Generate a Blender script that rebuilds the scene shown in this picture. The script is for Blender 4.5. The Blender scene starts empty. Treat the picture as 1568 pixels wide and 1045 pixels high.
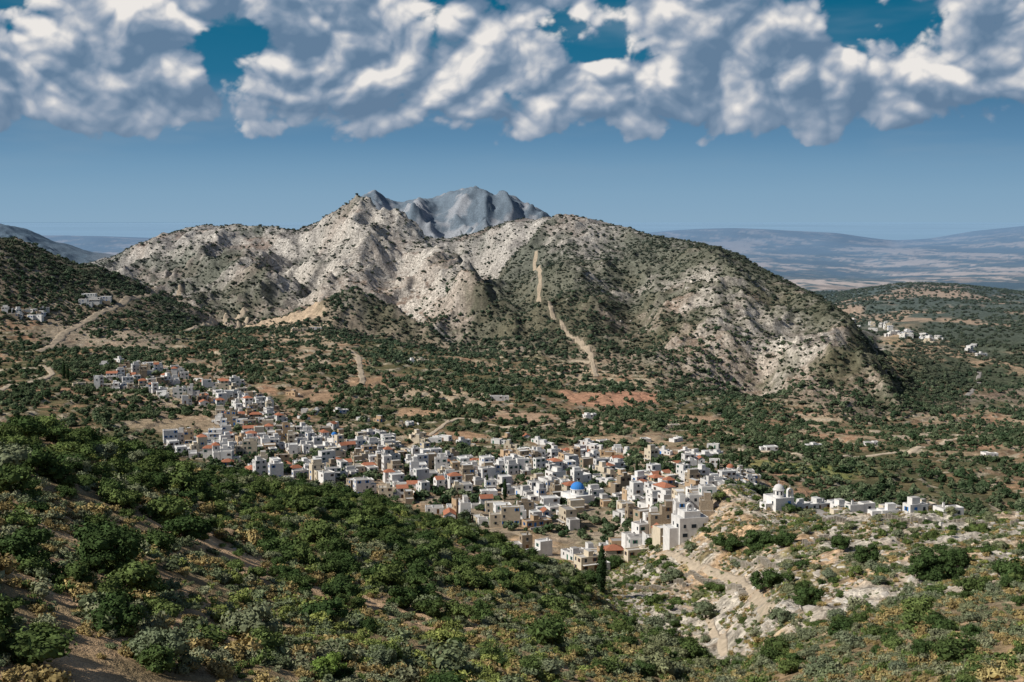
import bpy, math, random, time
import numpy as np
from mathutils import Vector
t_0=time.time()
rng=np.random.default_rng(11); random.seed(11)
scene=bpy.context.scene
F=1960.0; CX=784.0; CY=522.5; P=math.radians(5.45)
def ray(px,py):
    u=(px-CX)/F; v=(py-CY)/F
    yc=math.cos(P)-v*math.sin(P)
    return u/yc,(-math.sin(P)-v*math.cos(P))/yc
def sst(a,b,x):
    t=np.clip((x-a)/(b-a),0,1); return t*t*(3-2*t)
# ---------------------------------------------------------------- noise
_perm=rng.permutation(4096)
_ang=rng.uniform(0,2*math.pi,4096); _gx=np.cos(_ang); _gy=np.sin(_ang)
def gn(x,y,seed=0):
    xi=np.floor(x).astype(np.int64); yi=np.floor(y).astype(np.int64)
    xf=x-xi; yf=y-yi
    u=xf*xf*xf*(xf*(xf*6-15)+10); v=yf*yf*yf*(yf*(yf*6-15)+10)
    def g(ix,iy,dx,dy):
        h=_perm[(_perm[(ix+seed*131)&4095]+iy)&4095]
        return _gx[h]*dx+_gy[h]*dy
    a=g(xi,yi,xf,yf); b=g(xi+1,yi,xf-1,yf); c=g(xi,yi+1,xf,yf-1); d=g(xi+1,yi+1,xf-1,yf-1)
    return 1.5*((a+(b-a)*u)*(1-v)+(c+(d-c)*u)*v)
def fbm(x,y,wl,octs=4,gain=.5,seed=0):
    s=0;amp=1;f=1.0/wl;tot=0
    for o in range(octs):
        s=s+amp*gn(x*f+o*17.3,y*f-o*9.7,seed+o); tot+=amp; amp*=gain; f*=2.03
    return s/tot
def billow(x,y,wl,octs=5,gain=.5,seed=0):
    s=0;amp=1;f=1.0/wl;tot=0
    for o in range(octs):
        c,si=math.cos(o*.9),math.sin(o*.9)
        s=s+amp*np.abs(gn((x*c-y*si)*f+o*5.3,(x*si+y*c)*f-o*2.7,seed+o)); tot+=amp; amp*=gain; f*=2.03
    return s/tot
def ridged(x,y,wl,octs=5,gain=.5,seed=0):
    s=0;amp=1;f=1.0/wl;tot=0;w=1
    for o in range(octs):
        n=1-np.abs(gn(x*f+o*7.1,y*f+o*3.3,seed+o)); n=n*n*w
        w=np.clip(n*1.4,0,1)
        s=s+amp*n; tot+=amp; amp*=gain; f*=2.03
    return s/tot
# ---------------------------------------------------------------- terrain feature lines in image coordinates (pixel x distance)
def Z(px,z,Y): return ('z',px,z,Y)
LINES=[
 [Z(-900,-1.8,2),Z(2500,-1.8,2)],
 [(-300,1100,40),(0,1100,45),(400,1100,55),(800,1100,75),(1100,1100,110),(1300,1100,90),(1568,1100,75),(1900,1100,70)],
 [(-300,830,68),(0,860,72),(200,890,84),(400,920,100),(600,935,120),(800,950,145),(950,975,185),(1050,1010,190),(1110,1040,175),(1200,1030,150),(1300,1010,135),(1400,1000,120),(1568,985,112),(1900,960,105)],
 [(-300,632,125),(0,660,150),(100,674,165),(200,700,185),(300,722,210),(400,744,235),(500,760,265),(600,782,290),(700,808,320),(800,850,345),(870,884,365),(930,912,365),(1000,950,320),(1060,980,290),(1110,1000,262),(1200,950,232),(1300,915,222),(1400,885,226),(1568,865,236),(1900,840,240)],
 [Z(-300,-75,330),Z(0,-85,350),Z(300,-105,400),Z(600,-120,430),Z(800,-120,430),Z(870,-119,430),(930,888,420),(1000,885,392),(1060,868,382),(1110,842,372),(1200,835,350),(1300,838,315),(1400,838,300),(1568,828,300),(1900,800,300)],
 [Z(-300,-110,600),Z(0,-118,600),Z(300,-125,540),Z(600,-130,530),Z(800,-129,500),Z(870,-130,500),(930,850,480),(1000,812,462),(1060,790,452),(1110,762,442),(1150,766,440),(1200,778,432),(1300,788,412),(1400,790,382),(1568,795,362),(1900,790,350)],
 [Z(-300,-118,720),Z(0,-122,720),Z(300,-134,710),Z(600,-139,700),Z(800,-141,700),Z(1000,-141,690),Z(1110,-142,640),Z(1300,-150,620),Z(1568,-155,600),Z(1900,-155,600)],
 [(-300,580,930),(0,588,950),(300,600,1000),(600,640,960),(900,662,950),(1100,665,960),(1300,672,980),(1568,682,1000),(1900,690,1000)],
 [(-300,545,1200),(0,545,1200),(200,530,1300),(400,508,1480),(550,522,1450),(700,545,1400),(900,585,1300),(1100,620,1200),(1300,655,1120),(1400,650,1160),(1568,640,1250),(1900,640,1250)],
 [(-300,345,1500),(0,364,1550),(60,382,1580),(110,402,1600),(200,434,1620),(280,466,1640),(330,488,1650),(400,482,1700),(500,490,1620),(600,490,1600),(700,500,1580),(900,520,1480),(1100,560,1380),(1200,580,1300),(1300,592,1240),(1345,608,1220),(1450,600,1380),(1568,585,1480),(1900,580,1500)],
 [(-300,420,2000),(0,425,1950),(170,440,1950),(280,468,1880),(330,465,1860),(400,425,1900),(500,418,1880),(600,420,1870),(700,445,1830),(800,425,1800),(900,425,1720),(1000,440,1650),(1100,470,1560),(1200,500,1460),(1280,520,1370),(1330,560,1340),(1400,565,1520),(1568,545,1700),(1900,540,1700)],
 [(-300,400,2500),(0,410,2500),(100,415,2500),(170,396,2420),(200,381,2380),(230,366,2350),(270,353,2350),(320,347,2350),(400,347,2300),(455,350,2260),(500,332,2250),(545,326,2250),(590,345,2250),(640,362,2300),(690,369,2350),(730,357,2350),(780,342,2300),(840,334,2250),(900,335,2200),(940,343,2150),(990,358,2050),(1030,365,2000),(1090,378,1900),(1140,398,1800),(1200,433,1700),(1260,463,1600),(1300,488,1520),(1320,518,1480),(1345,558,1460),(1400,535,1750),(1568,515,1950),(1900,510,1950)],
 [Z(-300,-190,3100),Z(0,-190,3100),Z(1200,-200,2700),(1300,498,2250),(1400,488,2250),(1568,482,2300),(1900,480,2300)],
 [Z(-300,-215,3400),Z(0,-215,3400),Z(1150,-215,3000),(1230,470,3000),(1300,448,3000),(1380,436,3050),(1470,440,3050),(1568,455,3000),(1700,458,3000),(1900,450,3000)],
 [Z(-300,-240,4300),Z(1900,-245,4300)],
 [(-300,330,5200),(0,340,5200),(40,351,5200),(80,370,5200),(140,387,5200),(200,396,5200),(300,410,5200),(440,385,5200),(500,338,5200),(545,304,5200),(575,294,5200),(590,301,5200),(612,312,5200),(650,304,5200),(672,302,5200),(690,296,5200),(722,287,5200),(738,292,5200),(760,298,5200),(780,300,5200),(800,313,5200),(828,325,5200),(880,355,5200),(960,400,5200),(1020,432,5300),(1300,430,5400),(1900,430,5400)],
 [Z(-300,-275,7500),Z(1100,-275,7500),(1330,420,7500),(1500,412,7500),(1900,400,7500)],
 [Z(-300,-285,11500),Z(1300,-285,11500),(1450,380,11500),(1568,372,11500),(1900,360,11500)],
 [(-300,366,16000),(0,362,16000),(150,362,16000),(400,372,16000),(900,368,16000),(990,357,16000),(1060,351,16000),(1120,349,16000),(1200,353,16000),(1280,357,16000),(1370,371,16000),(1430,366,16000),(1500,354,16000),(1568,346,16000),(1700,335,16000),(1900,330,16000)],
 [Z(-300,-335,21000),Z(1900,-335,21000)],
 [Z(-300,-900,95000),Z(1900,-900,95000)],
]
AC=np.linspace(-1.0,1.0,1001)
nl=len(LINES)
LY=np.zeros((nl,AC.size)); LZ=np.zeros_like(LY)
ker=np.exp(-0.5*(np.arange(-6,7)/2.0)**2); ker/=ker.sum()
for k,L in enumerate(LINES):
    aa=[];tt=[];yy=[]
    for e in L:
        if e[0]=='z':
            aa.append((e[1]-CX)/F); tt.append(e[2]/e[3]); yy.append(e[3])
        else:
            a,t=ray(e[0],e[1]); aa.append(a); tt.append(t); yy.append(e[2])
    y=np.interp(AC,aa,yy); t=np.interp(AC,aa,tt)
    sm=lambda q: np.convolve(np.pad(q,6,mode='edge'),ker,'valid')
    y=sm(y); 
    if k not in (11,15): t=sm(t)
    LY[k]=y; LZ[k]=t*y
for k in range(1,nl): LY[k]=np.maximum(LY[k],LY[k-1]*1.02)
YT=np.exp(np.linspace(math.log(2),math.log(95000),1800)); ST=np.log(YT)
TZ=np.zeros((AC.size,YT.size)); TB=np.zeros_like(TZ)
for j in range(AC.size):
    x=np.log(LY[:,j]); y=LZ[:,j]
    h=np.diff(x); d=np.diff(y)/h
    m=np.zeros(nl)
    w1=2*h[1:]+h[:-1]; w2=h[1:]+2*h[:-1]
    ok=(d[1:]*d[:-1])>0
    den=np.where(ok,w1/np.where(d[:-1]==0,1,d[:-1])+w2/np.where(d[1:]==0,1,d[1:]),1)
    m[1:-1]=np.where(ok,(w1+w2)/den,0)
    m[0]=d[0]; m[-1]=d[-1]
    i=np.clip(np.searchsorted(x,ST)-1,0,nl-2)
    t=np.clip((ST-x[i])/h[i],0,1)
    TZ[j]=(2*t**3-3*t**2+1)*y[i]+(t**3-2*t**2+t)*h[i]*m[i]+(-2*t**3+3*t**2)*y[i+1]+(t**3-t**2)*h[i]*m[i+1]
    TB[j]=i+t
def lut(T,X,Y):
    Yc=np.clip(Y,2.01,94000); a=np.clip(X/np.maximum(Yc,25),-.999,.999)
    fj=(a+1)/2*(AC.size-1); j=np.clip(fj.astype(int),0,AC.size-2); fj=fj-j
    fi=(np.log(Yc)-ST[0])/(ST[-1]-ST[0])*(YT.size-1); i=np.clip(fi.astype(int),0,YT.size-2); fi=fi-i
    return (T[j,i]*(1-fi)+T[j,i+1]*fi)*(1-fj)+(T[j+1,i]*(1-fi)+T[j+1,i+1]*fi)*fj
# rows / cols
rows=np.concatenate([np.exp(np.linspace(math.log(8),math.log(100),90,endpoint=False))-60,
     np.exp(np.linspace(math.log(100),math.log(560),450,endpoint=False))-60,
     np.exp(np.linspace(math.log(560),math.log(1000),240,endpoint=False))-60,
     np.exp(np.linspace(math.log(1000),math.log(2560),640,endpoint=False))-60,
     np.exp(np.linspace(math.log(2560),math.log(4600),100,endpoint=False))-60,
     np.exp(np.linspace(math.log(4600),math.log(5500),110,endpoint=False))-60,
     np.exp(np.linspace(math.log(5500),math.log(20000),130,endpoint=False))-60,
     np.exp(np.linspace(math.log(20000),math.log(94000),20))-60])
NC=940; cols=np.linspace(-.62,.62,NC); NR=rows.size
X=cols[None,:]*(rows[:,None]+60); Yg=np.repeat(rows[:,None],NC,1)
Zb=lut(TZ,X,Yg); B=lut(TB,X,Yg); A=X/np.maximum(Yg,25)
def px2a(px): return (px-CX)/F
def seg_ridge(pts,amp,wid,X,Y):
    """raise/lower ground along a polyline (image pixel x, distance)"""
    best=np.zeros_like(X)
    P2=[(px2a(p)*y,y) for p,y in pts]
    for (x0,y0),(x1,y1) in zip(P2[:-1],P2[1:]):
        dx,dy=x1-x0,y1-y0; t=np.clip(((X-x0)*dx+(Y-y0)*dy)/(dx*dx+dy*dy),0,1)
        d=np.hypot(X-x0-t*dx,Y-y0-t*dy)
        best=np.maximum(best,np.exp(-np.abs(d/wid)**1.35))
    return best*amp
mm=(rows>1100)&(rows<2700)
Xm,Ym,Bm,Am=X[mm],Yg[mm],B[mm],A[mm]
dz=np.zeros_like(Xm)
fade=(1-sst(10.5,10.9,Bm))
dz+=seg_ridge([(600,2150),(650,1990),(700,1820),(728,1680)],62,65,Xm,Ym)*fade
dz-=seg_ridge([(735,2150),(755,1950),(770,1780),(760,1600)],52,85,Xm,Ym)*fade
dz+=seg_ridge([(545,2120),(560,1960),(530,1780),(540,1620)],40,60,Xm,Ym)*fade
dz-=seg_ridge([(470,2100),(455,1900),(470,1740)],40,60,Xm,Ym)*fade
dz+=seg_ridge([(330,2200),(345,2020),(380,1850)],30,65,Xm,Ym)*fade
dz-=seg_ridge([(590,2100),(610,1900),(600,1700)],30,38,Xm,Ym)*fade
dz+=seg_ridge([(870,2050),(860,1850),(850,1640)],30,80,Xm,Ym)*fade
dz-=seg_ridge([(960,1980),(985,1750),(975,1560)],34,75,Xm,Ym)*fade
dz+=seg_ridge([(1060,1800),(1100,1600),(1090,1450)],28,75,Xm,Ym)*fade
dz-=seg_ridge([(1190,1640),(1180,1480),(1170,1350)],22,55,Xm,Ym)*fade
wx=Xm+22*fbm(Xm,Ym,160,2,seed=40); wy=Ym+22*fbm(Xm,Ym,160,2,seed=43)
hillmask=1-.7*sst(-.22,-.27,Am)*(Bm<10)
mk=sst(8.1,9.2,Bm)*(1-.78*sst(10.5,11.0,Bm))*(1-.6*sst(11.3,12,Bm))*hillmask*(1-.75*sst(.29,.33,Am))
rgt=sst(-.02,.05,Am)
dz+=mk*(ridged(wx,wy,200,6,.55,seed=3)-.56)*58*(1-.3*rgt)
dz+=mk*(ridged(wx*1.0,wy*.7,62,4,.55,seed=13)-.5)*14*(1-.35*rgt)
dz+=sst(8.2,9,Bm)*(3.4*fbm(Xm,Ym,34,4,.6,seed=9))*(1-.5*sst(.29,.33,Am))
dz+=mk*2.4*np.abs(fbm(Xm,Ym,13,3,.6,seed=19))*2
Zb[mm]+=dz
# back peak + far plain relief
mf=rows>=2500
Xm,Ym,Bm,Am=X[mf],Yg[mf],B[mf],A[mf]
pk=sst(14.05,14.6,Bm)*(1-sst(15.4,16,Bm))*(sst(-.2,-.12,Am)*(1-sst(.03,.1,Am))+.3*(1-sst(-.36,-.3,Am)))
Zb[mf]+=pk*((ridged(Xm,Ym,360,6,.58,seed=5)-.56)*(200-165*sst(14.6,15,Bm))+fbm(Xm,Ym,75,3,.6,seed=17)*16)
Zb[mf]+=sst(11.5,12.5,Bm)*(1-sst(17,18,Bm))*(16*fbm(Xm,Ym,700,3,seed=6)+5*fbm(Xm,Ym,160,3,seed=7))
Zb[mf]+=sst(16.8,17.5,Bm)*(1-sst(17.95,18.1,Bm))*(60*fbm(Xm,Ym,2600,4,seed=8))
# valley + foreground relief
mn=rows<2100
RIGHTFG=sst(.04,.11,A)*sst(2.3,3.0,B)*(1-sst(5.2,5.6,B))
Xm,Ym,Bm,Am=X[mn],Yg[mn],B[mn],A[mn]
amp=np.clip(Ym*.0055,.15,4.5)*(1-sst(8.5,9.5,Bm))
z=Zb[mn]+amp*fbm(Xm,Ym,70,3,seed=21)+np.clip(Ym*.0022,.1,1.0)*fbm(Xm,Ym,13,3,.6,seed=22)*(1-sst(7,8,Bm)*.5)
z+=RIGHTFG[mn]*(ridged(Xm,Ym,38,5,.58,seed=23)-.5)*4.6
z+=(1-sst(5,5.4,Bm))*sst(30,80,Ym)*(.5*np.abs(fbm(Xm,Ym,3.6,2,seed=24)))
tm=(sst(5.6,6.2,Bm)*(1-sst(9.0,9.6,Bm))); st=2.4
q=z/st; fr=q-np.floor(q); z2=z+tm*st*.8*(sst(.72,1.0,fr)-fr)
TERR=np.zeros_like(X); TERR[mn]=tm*sst(.7,.8,fr)
Zb[mn]=z2
Zg=Zb
def grid(T,x,y):
    x=np.asarray(x,float); y=np.asarray(y,float)
    fi=np.interp(y,rows,np.arange(NR)); i=np.clip(fi.astype(int),0,NR-2); fi=fi-i
    a=x/(y+60); fj=(a-cols[0])/(cols[1]-cols[0]); j=np.clip(fj.astype(int),0,NC-2); fj=np.clip(fj-j,0,1)
    return (T[i,j]*(1-fj)+T[i,j+1]*fj)*(1-fi)+(T[i+1,j]*(1-fj)+T[i+1,j+1]*fj)*fi
def height(x,y): return grid(Zg,x,y)
_ys=np.exp(np.linspace(math.log(30),math.log(18000),5000))
def sight(px,py,ymin=30):
    """where the camera ray through an image pixel meets the ground"""
    a,t=ray(px,py)
    ys=_ys[_ys>=ymin]; d=height(a*ys,ys)-t*ys
    k=np.argmax(d>0) if (d>0).any() else len(ys)-1
    y=ys[k]; return float(a*y),float(y),float(height(a*y,y))
# ---------------------------------------------------------------- colour field
def mixc(c,col,w):
    return c*(1-w[...,None])+np.array(col)[None,None,:]*w[...,None]
gy,gx=np.zeros_like(Zg),np.zeros_like(Zg)
gx[:,1:-1]=(Zg[:,2:]-Zg[:,:-2])/(X[:,2:]-X[:,:-2])
gy[1:-1]=(Zg[2:]-Zg[:-2])/(Yg[2:]-Yg[:-2])
slope=np.hypot(gx,gy)
n1=fbm(X,Yg,45,5,.6,seed=51); n2=fbm(X,Yg,160,4,.5,seed=52); n3=fbm(X,Yg,14,4,.6,seed=53)
C=np.zeros(X.shape+(3,))
C[:]=(.27,.20,.115)
C=mixc(C,(.50,.34,.205),sst(-.15,.15,fbm(X,Yg,22,4,.6,seed=54)))
C=mixc(C,(.20,.19,.085),sst(.05,.35,n1)*.7)
C=mixc(C,(.48,.43,.355),RIGHTFG*sst(-.35,.05,n3+.6*fbm(X,Yg,50,2,seed=55)+.2*sst(.2,.4,A)))
C=mixc(C,(.50,.35,.215),RIGHTFG*sst(.0,.3,-n1)*.8)
# valley
vm=sst(5.2,5.7,B)*(1-sst(8.6,9.2,B))
C=mixc(C,(.22,.155,.10),vm)
C=mixc(C,(.40,.24,.15),vm*sst(-.02,.2,n1)*.9)
C=mixc(C,(.43,.34,.23),vm*sst(.03,.25,n2+n3*.4)*.8)
C=mixc(C,(.08,.095,.045),vm*sst(-.12,.16,-n2+n3*.5)*.75)
C=mixc(C,(.46,.39,.29),TERR*.75*sst(-.2,.2,n3))
# mountain
mt=sst(8.3,9.0,B+.5*n1)*(1-sst(11.6,12.2,B))*(1-sst(.28,.31,A+.03*n2)*sst(8.9,9.3,B))
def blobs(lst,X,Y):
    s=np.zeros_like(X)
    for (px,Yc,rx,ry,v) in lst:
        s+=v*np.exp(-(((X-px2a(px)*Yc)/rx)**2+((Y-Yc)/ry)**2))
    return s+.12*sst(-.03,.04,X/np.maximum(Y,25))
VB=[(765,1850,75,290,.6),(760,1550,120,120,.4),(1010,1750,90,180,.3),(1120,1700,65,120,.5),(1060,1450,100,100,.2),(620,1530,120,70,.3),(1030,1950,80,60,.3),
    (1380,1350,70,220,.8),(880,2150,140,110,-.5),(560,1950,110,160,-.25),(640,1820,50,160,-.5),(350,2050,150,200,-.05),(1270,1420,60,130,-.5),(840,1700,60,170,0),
    (150,1550,220,220,.5),(300,1950,120,60,.3),(1180,1500,50,90,-.25),(420,1850,90,80,.2)]  # scrub cover; left hill's blob darkens its colour in place of cloud shadow
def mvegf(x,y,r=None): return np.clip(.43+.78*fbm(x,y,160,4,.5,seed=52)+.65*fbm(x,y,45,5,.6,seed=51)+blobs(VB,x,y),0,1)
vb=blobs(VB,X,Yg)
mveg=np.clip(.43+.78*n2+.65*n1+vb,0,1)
streak=fbm(X+.15*Yg,Yg*.28,16,4,.62,seed=65)
C=mixc(C,(.32,.285,.24),mt)
C=mixc(C,(.18,.155,.13),mt*sst(-.1,.25,fbm(X,Yg,80,5,.6,seed=60)+.5*streak))
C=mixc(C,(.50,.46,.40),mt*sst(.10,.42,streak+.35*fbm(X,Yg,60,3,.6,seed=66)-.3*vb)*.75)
C=mixc(C,(.24,.165,.115),mt*sst(.0,.35,fbm(X,Yg,110,4,.5,seed=61)+.5*(1-sst(9,10.2,B))-.05)*.8)
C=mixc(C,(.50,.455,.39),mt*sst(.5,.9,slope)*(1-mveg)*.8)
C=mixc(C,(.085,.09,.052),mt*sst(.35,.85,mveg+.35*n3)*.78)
# right lowland + far plain
fp=np.maximum(sst(11.5,12,B),sst(.29,.33,A)*sst(8.8,9.2,B))
f1=fbm(X,Yg,260,5,.6,seed=70); f2=fbm(X,Yg*.4,600,4,.6,seed=71); f3=fbm(X,Yg*.5,90,4,.6,seed=72)
C=mixc(C,(.08,.09,.055),fp)
C=mixc(C,(.36,.255,.165),fp*sst(-.02,.2,f1+.5*f3))
C=mixc(C,(.60,.46,.35),fp*sst(.06,.2,f2+.5*f3)*sst(12.5,14,B))
C=mixc(C,(.03,.045,.035),fp*sst(.04,.2,-f2+.4*f3)*sst(12.5,14,B))
pkm=sst(14.1,14.6,B)*(1-sst(15.6,16,B))*(A<.12)
C=mixc(C,(.38,.34,.295),pkm*.95)
C=mixc(C,(.09,.095,.075),pkm*sst(-.12,.12,f1+.9*fbm(X,Yg,90,4,.65,seed=74))*.85)
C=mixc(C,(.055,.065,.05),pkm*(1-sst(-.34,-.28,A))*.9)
# named patches (image pixel x, image pixel y, half sizes, colour)
def patch(px,py,rx,ry,col,w=1,ang=0,ymin=400):
    global C
    x0,y0,_=sight(px,py,ymin)
    dx=X-x0;dy=Yg-y0; ca,sa=math.cos(ang),math.sin(ang)
    u=(dx*ca+dy*sa)/rx; v=(-dx*sa+dy*ca)/ry
    m=1-sst(.8,1.15,np.maximum(np.abs(u),np.abs(v))+.35*n1+.2*n3)
    C=mixc(C,col,m*w)
    return (x0,y0,rx,ry,ang)
FIELDS=[patch(915,612,32,45,(.44,.25,.16),1,.1),patch(972,606,22,30,(.42,.23,.15),1,-.1),patch(640,632,16,22,(.40,.26,.16),.9),
 patch(430,490,62,50,(.46,.35,.24),.95),patch(560,585,18,25,(.36,.23,.14),.8),patch(700,668,22,18,(.42,.26,.16),.8),patch(930,675,46,20,(.42,.31,.20),.8,.2),patch(290,650,30,50,(.37,.28,.19),.8),
 patch(1080,640,26,24,(.38,.26,.17),.8,.3),patch(800,640,22,26,(.40,.27,.18),.8,-.2),patch(480,610,24,34,(.38,.25,.16),.8,.2),patch(1500,700,26,18,(.38,.28,.18),.8),patch(180,520,70,60,(.31,.26,.2),.6),
 patch(1215,718,34,22,(.22,.24,.08),.7),patch(1300,720,20,20,(.20,.21,.08),.6),patch(1130,650,30,20,(.35,.25,.17),.7)]
# village ground
VILL=[(118,592),(125,572),(245,562),(300,585),(395,598),(425,640),(560,668),(690,705),(830,700),(900,700),(960,712),(1080,712),(1140,722),(1160,748),(1080,768),(1095,790),(1040,838),(960,850),(900,868),(855,858),(760,826),(660,782),(520,752),(400,728),(330,710),(240,690),(255,672),(345,672),(330,640),(250,625),(225,600)]
VW=[sight(p,q,440)[:2] for p,q in VILL]
def inpoly(poly,x,y):
    x=np.asarray(x,float);y=np.asarray(y,float); c=np.zeros(x.shape,bool); n=len(poly)
    for i in range(n):
        x0,y0=poly[i];x1,y1=poly[(i+1)%n]
        if y0==y1: continue
        k=((y0>y)!=(y1>y))&(x<(x1-x0)*(y-y0)/(y1-y0)+x0)
        c^=k
    return c
vg=inpoly(VW,X,Yg).astype(float)
C=mixc(C,(.34,.28,.21),vg*.7*sst(-.3,.1,n3))
# aerial haze painted into the land's base colour, bluer with distance
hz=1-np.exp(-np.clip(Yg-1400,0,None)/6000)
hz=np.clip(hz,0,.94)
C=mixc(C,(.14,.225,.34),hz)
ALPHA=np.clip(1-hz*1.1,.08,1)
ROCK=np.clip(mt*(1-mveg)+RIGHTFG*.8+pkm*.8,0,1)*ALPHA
# ---------------------------------------------------------------- material helpers
def newmat(name,diffuse=False):
    m=bpy.data.materials.new(name); m.use_nodes=True; nt=m.node_tree
    b=nt.nodes['Principled BSDF']
    if diffuse:
        nt.nodes.remove(b); b=nt.nodes.new('ShaderNodeBsdfDiffuse'); nt.links.new(b.outputs[0],nt.nodes['Material Output'].inputs[0])
    return m,nt,b
def nd(nt,t,**k):
    n=nt.nodes.new(t)
    for a,b in k.items(): setattr(n,a,b)
    return n
def lk(nt,a,b): nt.links.new(a,b)
def mth(nt,op,a,b=None,c=None,clamp=False):
    n=nt.nodes.new('ShaderNodeMath'); n.operation=op; n.use_clamp=clamp
    for i,v in enumerate((a,b,c)):
        if v is None: continue
        if isinstance(v,(int,float)): n.inputs[i].default_value=v
        else: nt.links.new(v,n.inputs[i])
    return n.outputs[0]
def vmul(nt,col,fac):
    n=nt.nodes.new('ShaderNodeVectorMath'); n.operation='SCALE'
    lk(nt,col,n.inputs[0]); 
    if isinstance(fac,(int,float)): n.inputs['Scale'].default_value=fac
    else: lk(nt,fac,n.inputs['Scale'])
    return n.outputs[0]
def mrange(nt,v,a,b,c,d,smooth=False):
    n=nt.nodes.new('ShaderNodeMapRange'); n.inputs[1].default_value=a;n.inputs[2].default_value=b;n.inputs[3].default_value=c;n.inputs[4].default_value=d
    if smooth: n.interpolation_type='SMOOTHSTEP'
    lk(nt,v,n.inputs[0]); return n.outputs[0]
def noise(nt,vec,scale,detail=4,rough=.55):
    n=nd(nt,'ShaderNodeTexNoise'); n.inputs['Scale'].default_value=scale;n.inputs['Detail'].default_value=detail;n.inputs['Roughness'].default_value=rough
    if vec is not None: lk(nt,vec,n.inputs['Vector'])
    return n
# ground
gm,nt,bs=newmat('ground_soil_and_rock',True)
at=nd(nt,'ShaderNodeAttribute',attribute_name='col'); rkA=nd(nt,'ShaderNodeAttribute',attribute_name='rock')
tc=nd(nt,'ShaderNodeTexCoord')
na=noise(nt,tc.outputs['Object'],.14,3,.62); ncc=noise(nt,tc.outputs['Object'],.4,6,.72)
f=mth(nt,'MULTIPLY',mrange(nt,na.outputs['Fac'],.3,.7,.68,1.32),mrange(nt,ncc.outputs['Fac'],.3,.7,.62,1.38))
f=mth(nt,'ADD',1.0,mth(nt,'MULTIPLY',mth(nt,'SUBTRACT',f,1.0),at.outputs['Alpha']))
rr=mrange(nt,ncc.outputs['Fac'],.36,.58,.42,1.22)
rr=mth(nt,'ADD',1.0,mth(nt,'MULTIPLY',mth(nt,'SUBTRACT',rr,1.0),rkA.outputs['Fac']))
f=mth(nt,'MULTIPLY',f,rr)
lk(nt,vmul(nt,at.outputs['Color'],f),bs.inputs['Color'])
bp=nd(nt,'ShaderNodeBump'); bp.inputs['Distance'].default_value=1.8
lk(nt,mth(nt,'MULTIPLY',at.outputs['Alpha'],.85),bp.inputs['Strength'])
lk(nt,ncc.outputs['Fac'],bp.inputs['Height']); lk(nt,bp.outputs['Normal'],bs.inputs['Normal'])
# grid mesh helper
def gridmesh(name,XX,YY,ZZ,mat):
    nr,nc=XX.shape; me=bpy.data.meshes.new(name); nv=nr*nc; me.vertices.add(nv)
    me.vertices.foreach_set('co',np.stack([XX,YY,ZZ],-1).astype(np.float32).ravel())
    ii=np.arange(nv).reshape(nr,nc)
    q=np.stack([ii[:-1,:-1],ii[:-1,1:],ii[1:,1:],ii[1:,:-1]],-1).reshape(-1,4)
    me.loops.add(q.size); me.polygons.add(len(q))
    me.loops.foreach_set('vertex_index',q.ravel().astype(np.int32))
    me.polygons.foreach_set('loop_start',(np.arange(len(q))*4).astype(np.int32))
    me.update(calc_edges=True)
    me.polygons.foreach_set('use_smooth',np.ones(len(q),bool)); me.materials.append(mat)
    o=bpy.data.objects.new(name,me); scene.collection.objects.link(o); return o,me
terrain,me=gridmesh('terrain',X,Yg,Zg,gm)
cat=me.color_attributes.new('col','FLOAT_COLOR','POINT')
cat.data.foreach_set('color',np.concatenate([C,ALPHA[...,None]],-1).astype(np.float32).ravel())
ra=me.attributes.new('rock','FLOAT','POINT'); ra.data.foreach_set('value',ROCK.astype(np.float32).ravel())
# sea, base colour painted as horizon haze
sm_,nt,bs=newmat('hazy_sea',True)
tc=nd(nt,'ShaderNodeTexCoord'); n=noise(nt,tc.outputs['Object'],.00012,3,.5)
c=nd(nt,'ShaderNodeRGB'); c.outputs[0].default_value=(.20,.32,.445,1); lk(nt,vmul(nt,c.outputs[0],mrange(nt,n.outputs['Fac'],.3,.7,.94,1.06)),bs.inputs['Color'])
sy=np.exp(np.linspace(math.log(14000),math.log(108000),120)); sxx=np.linspace(-.75,.75,120)
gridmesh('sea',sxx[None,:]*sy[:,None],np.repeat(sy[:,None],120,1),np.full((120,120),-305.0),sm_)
print('terrain',time.time()-t_0)
# ---------------------------------------------------------------- glowing sky backdrop, cumulus light and shade painted into its colours
naz,ne=1560,390
AZ=np.linspace(-.62,.62,naz)[None,:]*np.ones((ne,1)); E=np.linspace(-.012,.30,ne)[:,None]*np.ones((1,naz))
wA=fbm(AZ,E*1.3,.06,2,seed=201); wB=fbm(AZ,E*1.3,.06,2,seed=205)
xx=AZ+.008*wA; yy=E*1.25+.008*wB
N0=fbm(xx,yy,.15,3,.5,seed=210); N1=fbm(xx,yy,.05,6,.5,seed=215)
BL=billow(xx,yy,.052,6,.48,seed=220); BS=billow(xx,yy,.052,3,.42,seed=220)
def gs(px,py,sx,sy_,v):
    return v*np.exp(-(((AZ-px2a(px))/sx)**2+((E-(335-py)/F)/sy_)**2))
env=.27-1.3*(1-sst(.042,.080,E+.010*N1))+.16*sst(.115,.15,E)-.12*sst(.2,.3,E)
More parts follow.
